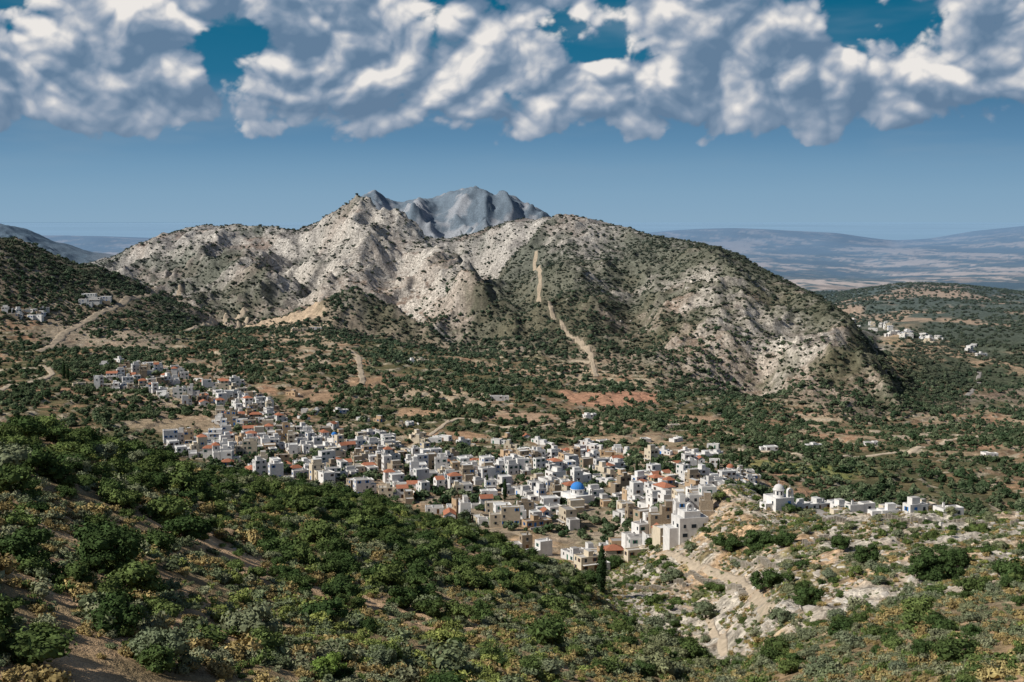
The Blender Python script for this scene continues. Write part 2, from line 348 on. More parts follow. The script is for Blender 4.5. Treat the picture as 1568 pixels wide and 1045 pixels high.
for h in [(385,65,.030,.012,-.85),(655,60,.016,.02,-.3),(860,48,.035,.011,-.75),(905,88,.03,.009,-.6),(1310,50,.05,.014,-.95),(1440,62,.02,.010,-.4),(1220,12,.03,.008,-.5),(25,25,.025,.010,-.6),(745,205,.015,.010,-.4),
          (120,120,.07,.03,.25),(300,150,.07,.02,.25),(200,50,.06,.03,.25),(520,60,.05,.03,.3),(520,150,.05,.03,.25),(720,90,.03,.04,.35),(1000,15,.08,.015,.35),(980,140,.10,.02,.3),(1180,150,.07,.02,.25),(1480,120,.06,.03,.3),(1120,70,.05,.02,.25),(1500,30,.04,.03,.35),(440,10,.06,.012,.4),(230,165,.06,.015,.25),(1350,150,.06,.015,.25)]:
    env=env+gs(*h)
D=env+.85*N0+.70*N1+1.25*(BL-.24)
alpha=sst(0,.24,D)
T=np.clip(env+.85*N0+.5*N1+1.25*(BS-.24),0,.6)
def shift(a,dx,dy):   # sample a at (az+dx, e+dy)
    ix=int(round(dx/(AZ[0,1]-AZ[0,0]))); iy=int(round(dy/(E[1,0]-E[0,0])))
    return np.roll(np.roll(a,-iy,0),-ix,1)
S=0
for k in range(1,15): S=S+shift(T,-.0022*k,.0028*k)*math.exp(-k*.08)
rel=np.clip(BL-shift(BL,-.0035,.0045),-.3,.3); relb=np.clip(BS-shift(BS,-.008,.012),-.5,.5)
rel2=np.clip(T-shift(T,-.014,.020),-.6,.6)
big=fbm(AZ,E*1.6,.12,3,.5,seed=250)
lit=.29+.36*np.exp(-S*.5)+rel*1.0+relb*1.25+rel2*.36+big*.42
lit=lit*(.42+.58*sst(.052,.105,E+.014*N1))+.06
lit=np.clip(lit,0,1)
def ramp(t,stops):
    p=[s[0] for s in stops]; return np.stack([np.interp(t,p,[s[1][i] for s in stops]) for i in range(3)],-1)
CC=ramp(lit,[(0,(.13,.21,.32)),(.25,(.195,.275,.385)),(.5,(.33,.39,.485)),(.75,(.58,.595,.63)),(1,(.88,.84,.80))])
SK=ramp(E,[(-.012,(.245,.39,.53)),(0,(.245,.39,.53)),(.02,(.215,.365,.51)),(.04,(.17,.32,.475)),(.06,(.115,.255,.415)),(.08,(.085,.21,.36)),(.11,(.02,.155,.28)),(.17,(.003,.12,.225)),(.3,(.01,.09,.20))])
wisp=sst(-.1,.5,fbm(AZ,E*5,.25,5,.55,seed=230))
SK=SK+(np.array((.25,.35,.45))-SK)*(wisp*.3*sst(.02,.06,E))[...,None]
SKY=SK*(1-alpha[...,None]*.95)+CC*alpha[...,None]*.95
smat=bpy.data.materials.new('sky_backdrop'); smat.use_nodes=True; nt=smat.node_tree; nt.nodes.clear()
o_=nt.nodes.new('ShaderNodeOutputMaterial'); em=nt.nodes.new('ShaderNodeEmission'); at=nd(nt,'ShaderNodeAttribute',attribute_name='col'); lk(nt,at.outputs['Color'],em.inputs[0]); lk(nt,em.outputs[0],o_.inputs[0])
smat.cycles.emission_sampling='NONE'
RD=112000.0
_,me=gridmesh('sky',RD*np.sin(AZ),RD*np.cos(AZ),RD*E,smat)
cat=me.color_attributes.new('col','FLOAT_COLOR','POINT'); cat.data.foreach_set('color',np.concatenate([SKY,np.ones(E.shape+(1,))],-1).astype(np.float32).ravel())
print('sky',time.time()-t_0)
# ---------------------------------------------------------------- mesh builder
class MB:
    def __init__(s): s.v=[];s.f=[];s.m=[]
    def add(s,vs,fs,m):
        o=len(s.v); s.v+=vs
        for i,f in enumerate(fs):
            s.f.append(tuple(o+k for k in f)); s.m.append(m[i] if isinstance(m,list) else m)
    def box(s,x0,y0,z0,x1,y1,z1,m,top=None):
        t=m if top is None else top
        s.add([(x0,y0,z0),(x1,y0,z0),(x1,y1,z0),(x0,y1,z0),(x0,y0,z1),(x1,y0,z1),(x1,y1,z1),(x0,y1,z1)],
              [(0,1,5,4),(1,2,6,5),(2,3,7,6),(3,0,4,7),(4,5,6,7),(3,2,1,0)],[m,m,m,m,t,m])
    def block(s,x0,y0,z0,x1,y1,z1,m,roof,t=.28,dp=.4):
        zi=z1-dp
        s.add([(x0,y0,z0),(x1,y0,z0),(x1,y1,z0),(x0,y1,z0),(x0,y0,z1),(x1,y0,z1),(x1,y1,z1),(x0,y1,z1),
               (x0+t,y0+t,z1),(x1-t,y0+t,z1),(x1-t,y1-t,z1),(x0+t,y1-t,z1),(x0+t,y0+t,zi),(x1-t,y0+t,zi),(x1-t,y1-t,zi),(x0+t,y1-t,zi)],
              [(0,1,5,4),(1,2,6,5),(2,3,7,6),(3,0,4,7),(4,5,9,8),(5,6,10,9),(6,7,11,10),(7,4,8,11),(8,9,13,12),(9,10,14,13),(10,11,15,14),(11,8,12,15),(12,13,14,15)],[m]*12+[roof])
    def hip(s,x0,y0,z,x1,y1,h,m,o=.35):
        x0-=o;y0-=o;x1+=o;y1+=o; w=min(x1-x0,y1-y0)/2
        if x1-x0>=y1-y0: r=[(x0+w,(y0+y1)/2,z+h),(x1-w+.01,(y0+y1)/2,z+h)]; fs=[(0,1,5,4),(1,2,5),(2,3,4,5),(3,0,4)]
        else: r=[((x0+x1)/2,y0+w,z+h),((x0+x1)/2,y1-w+.01,z+h)]; fs=[(0,1,4),(1,2,5,4),(2,3,5),(3,0,4,5)]
        s.add([(x0,y0,z),(x1,y0,z),(x1,y1,z),(x0,y1,z)]+r,fs+[(3,2,1,0)],m)
    def gable(s,x0,y0,z,x1,y1,h,m,wall,o=.3):
        ym=(y0+y1)/2
        s.add([(x0,y0,z),(x1,y0,z),(x1,y1,z),(x0,y1,z),(x0,ym,z+h-.05),(x1,ym,z+h-.05)],[(3,0,4),(1,2,5)],wall)
        s.add([(x0-o,y0-o,z-.12),(x1+o,y0-o,z-.12),(x1+o,ym,z+h+.05),(x0-o,ym,z+h+.05),(x1+o,y1+o,z-.12),(x0-o,y1+o,z-.12)],[(0,1,2,3),(3,2,4,5)],m)
    def cyl(s,cx,cy,z0,z1,r0,r1,m,n=16):
        vs=[(cx+r0*math.cos(2*math.pi*i/n),cy+r0*math.sin(2*math.pi*i/n),z0) for i in range(n)]+[(cx+r1*math.cos(2*math.pi*i/n),cy+r1*math.sin(2*math.pi*i/n),z1) for i in range(n)]
        s.add(vs,[(i,(i+1)%n,n+(i+1)%n,n+i) for i in range(n)]+[tuple(range(n,2*n))],m)
    def dome(s,cx,cy,z,r,m,n=20,k=7,sq=1.0):
        vs=[];fs=[]
        for j in range(k):
            a=j/k*math.pi/2
            for i in range(n): vs.append((cx+r*math.cos(a)*math.cos(2*math.pi*i/n),cy+r*math.cos(a)*math.sin(2*math.pi*i/n),z+r*sq*math.sin(a)))
        vs.append((cx,cy,z+r*sq))
        for j in range(k-1):
            for i in range(n): fs.append((j*n+i,j*n+(i+1)%n,(j+1)*n+(i+1)%n,(j+1)*n+i))
        for i in range(n): fs.append(((k-1)*n+i,(k-1)*n+(i+1)%n,len(vs)-1))
        s.add(vs,fs,m)
    def obj(s,name,loc,rz=0,mats=None,smooth=False):
        me=bpy.data.meshes.new(name); me.from_pydata(s.v,[],s.f)
        for m in mats: me.materials.append(m)
        me.polygons.foreach_set('material_index',s.m)
        if smooth: me.polygons.foreach_set('use_smooth',[True]*len(s.f))
        o=bpy.data.objects.new(name,me); o.location=loc; o.rotation_euler=(0,0,rz); scene.collection.objects.link(o); return o
def plaster(name,col,var=.12,sc=.6):
    m,nt,b=newmat(name,True)
    tc=nd(nt,'ShaderNodeTexCoord'); oi=nd(nt,'ShaderNodeObjectInfo')
    n=noise(nt,tc.outputs['Object'],sc,3,.65)
    f=mth(nt,'MULTIPLY',mrange(nt,n.outputs['Fac'],.3,.7,1-var,1+var*.5),mrange(nt,oi.outputs['Random'],0,1,.78,1.05))
    c=nd(nt,'ShaderNodeRGB'); c.outputs[0].default_value=(*col,1)
    lk(nt,vmul(nt,c.outputs[0],f),b.inputs['Color'])
    return m
HM=[plaster('whitewash',(.70,.68,.65),.16),plaster('cream_render',(.58,.50,.38)),plaster('rubble_stone',(.36,.29,.21),.4,2.5),plaster('ochre_render',(.50,.36,.23)),
    plaster('roof_screed',(.42,.40,.37),.25),plaster('terracotta_tile',(.40,.165,.10),.35,3),plaster('window_glass',(.035,.045,.055),.1),plaster('blue_paint',(.05,.20,.52),.1),
    plaster('brown_wood',(.16,.085,.045),.3),plaster('green_paint',(.05,.16,.11),.1),plaster('white_roof',(.60,.59,.57),.2),plaster('bare_concrete',(.34,.32,.30),.2)]
def wins(mb,x0,y0,z0,x1,y1,fl,r,sh,arch=False,fh=3.0):
    for side in range(4):
        L=(x1-x0) if side in(0,2) else (y1-y0)
        n=max(1,int(L/2.7)); 
        for k in range(fl):
            for i in range(n):
                if r.random()<.25: continue
                c=(i+.5)*L/n+r.uniform(-.2,.2); door=(k==0 and i==n//2 and side in (0,2))
                w=.45 if not door else .55; zb=z0+k*fh+(.95 if not door else .05); zt=z0+k*fh+2.2
                def bx(a,b,za,zc,pr,m):
                    if side==0: mb.box(x0+a,y0-pr,za,x0+b,y0,zc,m)
                    elif side==2: mb.box(x0+a,y1,za,x0+b,y1+pr,zc,m)
                    elif side==1: mb.box(x1,y0+a,za,x1+pr,y0+b,zc,m)
                    else: mb.box(x0-pr,y0+a,za,x0,y0+b,zc,m)
                bx(c-w,c+w,zb,zt,.03,sh if door else 6)
                if not door and r.random()<.6:
                    bx(c-w-.42,c-w-.01,zb,zt,.06,sh); bx(c+w+.01,c+w+.42,zb,zt,.06,sh)
                elif not door: bx(c-w-.1,c+w+.1,zb-.1,zb-.005,.12,0)
def house(r,loc,rz,big=1.0,name='village_house',wall=None,roofp=None,fl=None):
    mb=MB(); q=r.random()
    wl=wall if wall is not None else (0 if q<.68 else 1 if q<.83 else 2 if q<.94 else 3)
    q=r.random(); rf=10 if q<.42 else 4 if q<.9 else 11
    w=r.uniform(4.0,8.8)*big; d=r.uniform(3.8,6.8)*big; fl=fl or r.choice([1,1,2,2,2,3])
    h=fl*2.75+.3+r.uniform(-.5,.4); sh=r.choice([7,7,8,9,8,9,8]); dn=-5
    rt=r.random() if roofp is None else roofp
    if rt<.08:
        mb.box(-w/2,-d/2,dn,w/2,d/2,h-.3,wl); mb.hip(-w/2,-d/2,h-.297,w/2,d/2,1.5,5)
    elif rt<.14 :
        mb.box(-w/2,-d/2,dn,w/2,d/2,h-.3,wl); mb.gable(-w/2,-d/2,h-.297,w/2,d/2,1.4,5,wl)
    else:
        mb.block(-w/2,-d/2,dn,w/2,d/2,h,wl,rf)
        if r.random()<.45:
            a=r.uniform(-.4,.0)*w; mb.box(a,-d/2+.6,h-.39,a+r.uniform(1.8,3.0),d/2-r.uniform(.6,1.6),h+r.uniform(1.3,2.4),wl,rf)
        if r.random()<.5:
            cx=r.uniform(-.3,.3)*w; mb.box(cx,d/2-1.3,h-.39,cx+.6,d/2-.75,h+.9,wl); mb.box(cx-.08,d/2-1.38,h+.903,cx+.68,d/2-.67,h+1.0,11)
    wins(mb,-w/2,-d/2,0,w/2,d/2,fl,r,sh,fh=2.75)
    if r.random()<.75:
        w2=r.uniform(2.4,5.0)*big; d2=r.uniform(2.8,5.0)*big; s=r.choice([-1,1]); f2=max(1,fl-1); x0=w/2+.003 if s>0 else -w/2-w2-.003; y0=r.uniform(-d/2+.05,max(-d/2+.06,d/2-d2))
        mb.block(x0,y0,dn,x0+w2,y0+d2,f2*2.7+r.uniform(-.3,.5),wl if r.random()<.8 else 0,rf)
        for k in range(f2):
            for sy,yy in ((-1,y0),(1,y0+d2)):
                c=x0+w2/2; mb.box(c-.45,min(yy,yy+sy*.03),k*2.7+.9,c+.45,max(yy,yy+sy*.03),k*2.7+2.0,6)
    if r.random()<.4 and fl>=2:   # balcony / terrace with rail
        mb.box(-w/2+.6,-d/2-1.3,2.8,w/2-.6,-d/2-.07,2.95,0); 
        for k in range(int((w-1.2)/.5)): mb.box(-w/2+.65+k*.5,-d/2-1.28,2.953,-w/2+.69+k*.5,-d/2-1.24,3.8,8)
        mb.box(-w/2+.6,-d/2-1.3,3.803,w/2-.6,-d/2-1.22,3.86,8)
    if r.random()<.3:  # garden wall
        yy=-d/2-r.uniform(2.5,4); mb.box(-w/2,yy,dn,w/2,yy+.3,1.1,0 if r.random()<.6 else 2)
    return mb.obj(name,loc,rz,HM)
rr_=random.Random(5)
occ=[]
def place(poly,n,dmin,name='village_house',gap=False,**k):
    xs=[p[0] for p in poly]; ys=[p[1] for p in poly]; c=0;t=0
    while c<n and t<n*45:
        t+=1; x=rr_.uniform(min(xs),max(xs)); y=rr_.uniform(min(ys),max(ys))
        if not bool(inpoly(poly,np.array([x]),np.array([y]))[0]): continue
        if gap and float(fbm(np.array([x]),np.array([y]),55,2,seed=85)[0])<-.17+(.12 if y>820 else 0): continue
        if any((x-a)**2+(y-b)**2<(dmin*max(r0,1))**2 for a,b,r0 in occ): continue
        z=float(height(x,y)); th=.35+.5*float(fbm(np.array([x]),np.array([y]),140,2,seed=80)[0])+rr_.uniform(-.18,.18)+rr_.choice([0,math.pi/2,math.pi,0,-math.pi/2])
        house(rr_,(x,y,z-.1),th,name=name,**k); occ.append((x,y,1)); c+=1
    return c
def cross(mb,x,y,z,s=1.0,m=0):
    mb.box(x-.06*s,y-.06*s,z,x+.06*s,y+.06*s,z+1.3*s,m); mb.box(x-.4*s,y-.05*s,z+.8*s,x-.062*s,y+.05*s,z+.92*s,m); mb.box(x+.062*s,y-.05*s,z+.8*s,x+.4*s,y+.05*s,z+.92*s,m)
def arch_tower(mb,cx,cy,z0,w,h,m):
    t=w*.25; d=.5
    mb.box(cx-w/2,cy-d,z0,cx-w/2+t,cy+d,z0+h,m); mb.box(cx+w/2-t,cy-d,z0,cx+w/2,cy+d,z0+h,m)
    r=w/2-t
    for i in range(6):
        a0=math.pi*i/6;a1=math.pi*(i+1)/6
        p=[(cx-r*math.cos(a0),z0+h+r*math.sin(a0)),(cx-r*math.cos(a1),z0+h+r*math.sin(a1)),(cx-(w/2)*math.cos(a1),z0+h+(w/2)*math.sin(a1)),(cx-(w/2)*math.cos(a0),z0+h+(w/2)*math.sin(a0))]
        mb.add([(x,cy-d,z) for x,z in p]+[(x,cy+d,z) for x,z in p],[(0,1,2,3),(7,6,5,4),(3,2,6,7),(1,0,4,5)],m)
    mb.cyl(cx,cy,z0+h*.55,z0+h*.95,.32,.12,11,10)
    cross(mb,cx,cy,z0+h+w/2,.8,m)
def church(name,px,py,rz,w=10,d=14,h=6.5,r=3.3,dc=7,ymin=380):
    x,y,z=sight(px,py,ymin); mb=MB()
    mb.block(-w/2,-d/2,-6,w/2,d/2,h,0,10)
    mb.block(-w/2-2.6,-d/2+2,-6,-w/2-.003,d/2-2,h-2,0,10)
    mb.cyl(0,0,h-.4,h+2,r,r,0,20); mb.cyl(0,0,h+2.003,h+2.25,r+.25,r+.25,0,20); mb.dome(0,0,h+2.253,r,dc,sq=.95)
    cross(mb,0,0,h+2.2+r*.95,1,0)
    for i in range(8):
        a=i*math.pi/4; c,s=math.cos(a),math.sin(a); R=r+.02
        p=[(c*R-s*q,s*R+c*q) for q in(-.3,.3)]
        mb.add([(p[0][0],p[0][1],h+.5),(p[1][0],p[1][1],h+.5),(p[1][0],p[1][1],h+1.7),(p[0][0],p[0][1],h+1.7)],[(0,1,2,3)],6)
    wins(mb,-w/2,-d/2,0,w/2,d/2,1,random.Random(3),7,fh=3)
    arch_tower(mb,w/2-1.2,-d/2+.8,h,2.2,2.0,0)
    mb.obj(name,(x,y,z),rz,HM); occ.append((x,y,1.35))
church('blue_domed_church',884,776,.5)
church('hilltop_chapel',1192,775,.35,w=7,d=8,h=3.4,r=1.8,dc=10)
church('parish_church',1118,738,.2,w=9,d=11,h=6,r=2.2,dc=5)
church('small_chapel',512,682,.7,w=6,d=8,h=4.5,r=1.8,dc=7)
# tall white manor with arched bell gable
x,y,z=sight(1056,822,400); mb=MB(); mb.block(-5.2,-4,-6,5.2,4,7.4,0,10); mb.block(-3.2,-3.0,7.1,2.6,3.4,9.4,0,10)
wins(mb,-5.2,-4,0,5.2,4,2,random.Random(2),6); 
arch_tower(mb,0,0,9.0,2.6,1.4,0); mb.block(-8.5,-3,-6,-5.203,3,4.0,0,10); mb.block(5.203,-3.4,-6,8.4,2.5,3.4,1,4)
mb.obj('white_manor_house',(x,y,z),.25,HM); occ.append((x,y,1.4))
# old stone tower
x,y,z=sight(706,790,440); mb=MB(); mb.block(-3.4,-3.0,-5,3.4,3.0,8.0,3,4)
for a in(-3.4,-1.5,.4,2.3): mb.box(a,-3.0,8.003,a+1.1,-2.7,8.8,3); mb.box(a,2.7,8.003,a+1.1,3.0,8.8,3)
wins(mb,-3.4,-3.0,0,3.4,3.0,2,random.Random(4),8); mb.obj('stone_tower_house',(x,y,z),.4,HM); occ.append((x,y,1))
# houses strung along the right-hand ridge
for i in range(44):
    px=rr_.uniform(1228,1470); Yc=float(np.interp(px,[1200,1300,1400,1500],[432,412,382,370]))+rr_.uniform(-9,20); x=px2a(px)*Yc
    if any((x-a)**2+(Yc-b)**2<49 for a,b,_ in occ): continue
    house(rr_,(x,Yc,float(height(x,Yc))-.6),rr_.uniform(.1,.5),wall=rr_.choice([0,0,0,0,1]),fl=1,big=.85,roofp=.5); occ.append((x,Yc,1))
n_main=place(VW,560,7.3,gap=True)
def hs(px,py,rz=.3,**k):
    ym=k.pop('ymin',400); x,y,z=sight(px,py,ym); house(rr_,(x,y,z),rz,**k); occ.append((x,y,1))
for p in [(462,506,.1),(480,505,.1),(450,508,.4),(630,556,.3),(645,555,.2),(1243,686,.3),(1330,682,.1),(1032,655,.2),(900,640,.4),(365,588,.3),(352,590,.1),(45,478,.2),(20,484,.3),(60,486,.1),(1510,700,.2),(1500,545,.2),(1080,702,.3),(760,612,.1),(1180,690,.2)]:
    hs(*p,name='farmhouse',wall=0 if rr_.random()<.6 else 1,roofp=.5,fl=1,big=1.2)
for p in [(128,467,.15),(146,463,.1),(162,462,.2),(137,458,.12)]:
    hs(*p,name='hillside_farm_building',wall=0,roofp=.5,fl=2,big=1.9,ymin=1200)
for i in range(34):
    px=rr_.gauss(1385,38); hs(px,500+(px-1330)*.2+rr_.uniform(-5,9),rr_.uniform(0,3),name='village_house',wall=0 if rr_.random()<.85 else 1,big=1.3,ymin=1700,roofp=.5)
for i in range(12):
    hs(rr_.uniform(0,75),rr_.uniform(472,494),rr_.uniform(0,3),name='farmhouse',wall=rr_.choice([0,0,1,2]),ymin=1100,roofp=.5,fl=1,big=1.3)
# scattered houses thinning out around the village edge
for i in range(60):
    t=rr_.random(); px=rr_.uniform(150,1100); e0=np.interp(px,[150,420,700,1100],[560,640,690,705]); x,y,z=sight(px,e0-abs(rr_.gauss(0,14)),440)
    if any((x-a)**2+(y-b)**2<81 for a,b,_ in occ): continue
    house(rr_,(x,y,z-.1),rr_.uniform(0,3),fl=1,roofp=rr_.random()); occ.append((x,y,1))
# terraces of houses stepping down at the front of the village
for i in range(46):
    px=rr_.uniform(880,1075); py=862-(px-900)*.28+rr_.uniform(-16,12); x,y,z=sight(px,py,380)
    if any((x-a)**2+(y-b)**2<50 for a,b,_ in occ): continue
    house(rr_,(x,y,z-.1),rr_.uniform(.1,.6),wall=rr_.choice([0,0,1,2,1]),fl=rr_.choice([1,2]),big=.9); occ.append((x,y,1))
OCC=np.array([(a,b) for a,b,_ in occ])
print('houses',n_main,len(occ),time.time()-t_0)
# ---------------------------------------------------------------- roads and paths
dirt=plaster('pale_dirt',(.47,.385,.285),.3,.5); asph=plaster('worn_road',(.36,.33,.30),.2,.4); stone=plaster('dry_stone',(.36,.32,.26),.4,1.5)
ROADPTS=[]
def ribbon(name,pts,w,mat,off=.3,ymin=380):
    W=[sight(p,q,ymin)[:2] for p,q in pts]; P=[]
    for (x0,y0),(x1,y1) in zip(W[:-1],W[1:]):
        n=max(2,int(math.hypot(x1-x0,y1-y0)/2.2))
        for i in range(n): P.append((x0+(x1-x0)*i/n,y0+(y1-y0)*i/n))
    P.append(W[-1]); P=np.array(P)
    for _ in range(14): P[1:-1]=.25*P[:-2]+.5*P[1:-1]+.25*P[2:]
    T=np.gradient(P,axis=0); T/=np.linalg.norm(T,axis=1)[:,None]+1e-9; Nn=np.stack([-T[:,1],T[:,0]],1)
    P=P+Nn*(1.6*fbm(P[:,0],P[:,1],25,2,seed=91))[:,None]
    ww=w/2*(1+.6*fbm(P[:,0],P[:,1],9,2,seed=90))[:,None]
    mb=MB(); n=len(P); rowsv=[]
    for s in (-1.25,-1,-.5,0,.5,1,1.25):
        q=P+Nn*ww*s; zz=height(q[:,0],q[:,1])+(off if abs(s)<=1 else -.5); rowsv.append((q,zz))
    for i in range(n):
        for q,zz in rowsv: mb.v.append((q[i,0],q[i,1],zz[i]))
    for i in range(n-1):
        for j in range(6): mb.f.append((7*i+j,7*i+j+1,7*i+7+j+1,7*i+7+j)); mb.m.append(0)
    mb.obj(name,(0,0,0),0,[mat],True); ROADPTS.extend(P[::2].tolist())
ribbon('road',[(60,540),(98,512),(130,494),(180,470),(212,456),(278,441)],7,dirt,.6,1000)
ribbon('road',[(320,498),(345,488),(378,474)],7,dirt,.6,1000)
ribbon('road',[(285,508),(330,492),(380,488)],5,dirt,.6,1000)
ribbon('dirt_path',[(822,385),(818,405),(828,432),(824,455),(846,484),(862,506),(892,530),(905,546),(912,578)],4.8,dirt,.6,1000)
ribbon('dirt_path',[(905,556),(880,552),(850,560)],4.0,dirt,.6,1000)
ribbon('dirt_road',[(520,532),(548,545),(553,572),(556,590)],5,dirt,.4,800)
ribbon('road',[(0,598),(45,586),(82,574),(60,560)],4.5,dirt,.4,600)
ribbon('road',[(1215,765),(1250,778),(1290,797)],4.0,asph,.2,360)
ribbon('dirt_path',[(1015,848),(1045,858),(1080,872),(1110,882),(1150,905),(1188,938)],2.4,dirt,.14,250)
ribbon('dirt_path',[(1065,925),(1085,940),(1090,965),(1110,985),(1120,1000)],1.8,dirt,.14,200)
ribbon('road',[(1500,570),(1497,590),(1480,608)],5,asph,.4,800)
ribbon('road',[(1130,690),(1250,700),(1400,690),(1500,668)],4,dirt,.4,600)
ribbon('dirt_road',[(620,690),(700,640),(800,660),(905,640)],3,dirt,.3,600)
ribbon('dirt_road',[(1340,660),(1380,672),(1420,665)],9,dirt,.35,900)
def wall(pts,ymin=250,h=1.3):
    W=[sight(p,q,ymin)[:2] for p,q in pts]; mb=MB(); k=0
    for (x0,y0),(x1,y1) in zip(W[:-1],W[1:]):
        n=max(2,int(math.hypot(x1-x0,y1-y0)/1.2))
        for i in range(n):
            xa,ya=x0+(x1-x0)*(i+.5)/n,y0+(y1-y0)*(i+.5)/n; z=float(height(xa,ya)); s=rr_.uniform(.45,.62); hh=h*rr_.uniform(.8,1.15)
            mb.box(xa-s*1.1,ya-s*.6,z-1,xa+s*1.1,ya+s*.6,z+hh,0)
    mb.obj('dry_stone_wall',(0,0,0),0,[stone])
wall([(1000,870),(1060,880),(1100,895),(1140,915)]); wall([(1180,830),(1240,838),(1290,830)]); wall([(1260,800),(1400,800),(1560,808)],330); wall([(960,900),(1010,905),(1050,900)]); wall([(1120,860),(1180,870),(1230,872)])
# ---------------------------------------------------------------- plants
import bmesh
bm=bmesh.new(); bmesh.ops.create_icosphere(bm,subdivisions=2,radius=1); ICO_V=np.array([v.co[:] for v in bm.verts]); ICO_F=[tuple(v.index for v in f.verts) for f in bm.faces]; bm.free()
bm=bmesh.new(); bmesh.ops.create_icosphere(bm,subdivisions=1,radius=1); IC1_V=np.array([v.co[:] for v in bm.verts]); IC1_F=[tuple(v.index for v in f.verts) for f in bm.faces]; bm.free()
def plant(name,cl,nleaf,ls,mats,trunk=None,core=.72,seed=0,link=False):
    """cl: list of (x,y,z,r) leaf clumps"""
    r=np.random.default_rng(seed); V=[];Fc=[];M=[]
    for (x,y,z,rad) in cl:
        o=len(V); d=IC1_V*rad*core*(1+r.uniform(-.18,.18,(len(IC1_V),1)))
        V+=[tuple(q) for q in (d*np.array([1,1,.85])+np.array([x,y,z]))]; Fc+=[tuple(o+k for k in f) for f in IC1_F]; M+=[0]*len(IC1_F)
        n=max(6,int(nleaf*rad**2/np.mean([c[3]**2 for c in cl])))
        for _ in range(n):
            u=r.normal(size=3); u/=np.linalg.norm(u); 
            if u[2]<-.5: u[2]*=-1
            p=np.array([x,y,z])+u*rad*np.array([1,1,.85])*r.uniform(.68,1.12)
            nn=u+r.normal(size=3)*.6; nn/=np.linalg.norm(nn); t=np.cross(nn,r.normal(size=3)); t/=np.linalg.norm(t); b=np.cross(nn,t); s=ls*r.uniform(.6,1.3)
            o=len(V); V+=[tuple(p+t*s),tuple(p+b*s*.6),tuple(p-t*s),tuple(p-b*s*.6)]; Fc.append((o,o+1,o+2,o+3)); M.append(0)
    if trunk:
        for (x0,y0,z0,r0,x1,y1,z1,r1) in trunk:
            o=len(V)
            for k in range(6): V.append((x0+r0*math.cos(k*math.pi/3),y0+r0*math.sin(k*math.pi/3),z0))
            for k in range(6): V.append((x1+r1*math.cos(k*math.pi/3),y1+r1*math.sin(k*math.pi/3),z1))
            for k in range(6): Fc.append((o+k,o+(k+1)%6,o+6+(k+1)%6,o+6+k)); M.append(1)
    me=bpy.data.meshes.new(name); me.from_pydata(V,[],Fc)
    for m in mats: me.materials.append(m)
    me.polygons.foreach_set('material_index',M)
    ob=bpy.data.objects.new(name,me)
    if link: scene.collection.objects.link(ob)
    return ob
def leafmat(name,col=None):
    m,nt,b=newmat(name,True); tc=nd(nt,'ShaderNodeTexCoord'); n=noise(nt,tc.outputs['Object'],6,1,.6)
    if col is None:
        a=nd(nt,'ShaderNodeAttribute',attribute_name='tint',attribute_type='INSTANCER'); c=a.outputs['Color']
    else:
        a=nd(nt,'ShaderNodeRGB'); a.outputs[0].default_value=(*col,1); c=a.outputs[0]
    lk(nt,vmul(nt,c,mrange(nt,n.outputs['Fac'],.3,.7,.55,1.5)),b.inputs['Color'])
    return m
LM=leafmat('foliage'); BK=plaster('bark',(.12,.09,.065),.3,4)
def crown(r,n,flat=.8,zc=.5,sp=.33,r0=.16,r1=.26):
    c=[]
    for i in range(n):
        a=r.uniform(0,2*math.pi); d=sp*math.sqrt(r.random()); z=zc+r.uniform(-.28,.32)*flat*(1-d)
        c.append((d*math.cos(a),d*math.sin(a),z,r.uniform(r0,r1)*(1.1-d*.8)))
    return c
def proto_coll(name,objs):
    c=bpy.data.collections.new(name)
    for o in objs: c.objects.link(o)
    return c
R=random.Random(3)
tr=[(0,0,-.15,.05,.02,0,.3,.035),(.02,0,.28,.035,.18,.08,.5,.015),(.02,0,.28,.03,-.16,.1,.5,.015),(.02,0,.28,.03,.0,-.17,.48,.015)]
P_near=proto_coll('shrub_kinds',[plant('p_shrub%d'%i,crown(R,13,zc=.34),90,.034,[LM,BK],tr,.7,seed=i) for i in range(5)])
P_low=proto_coll('scrub_kinds',[plant('p_scrub%d'%i,[(R.uniform(-.3,.3),R.uniform(-.3,.3),R.uniform(.08,.25),R.uniform(.17,.28)) for _ in range(5)],44,.05,[LM,BK],None,.6,seed=20+i) for i in range(5)])
P_far=proto_coll('tree_kinds',[plant('p_tree%d'%i,crown(R,6,zc=.42,r0=.19,r1=.3),16,.10,[LM,BK],[(0,0,-.2,.05,0,0,.4,.04)],.85,seed=40+i) for i in range(5)])
def rockobj(name,seed,m):
    r=np.random.default_rng(seed); n=r.normal(size=(5,3)); n/=np.linalg.norm(n,axis=1)[:,None]
    V=ICO_V*(1+.22*np.sin(3*ICO_V@n[0]+1)[:,None]+.12*np.sin(7*ICO_V@n[1])[:,None])
    for k in n:
        d=V@k; V=V-np.outer(np.clip(d-.62,0,None),k)*.95
    V=V*np.array([1,.8,.65])*.5+r.uniform(-.02,.02,V.shape)
    me=bpy.data.meshes.new(name); me.from_pydata([tuple(v) for v in V],[],ICO_F); me.materials.append(m); return bpy.data.objects.new(name,me)
rm,nt,b=newmat('limestone',True); tc=nd(nt,'ShaderNodeTexCoord'); n=noise(nt,tc.outputs['Object'],3,4,.7); a=nd(nt,'ShaderNodeAttribute',attribute_name='tint',attribute_type='INSTANCER')
lk(nt,vmul(nt,a.outputs['Color'],mrange(nt,n.outputs['Fac'],.3,.7,.6,1.3)),b.inputs['Color'])
P_rock=proto_coll('rock_kinds',[rockobj('p_rock%d'%i,i,rm) for i in range(5)])
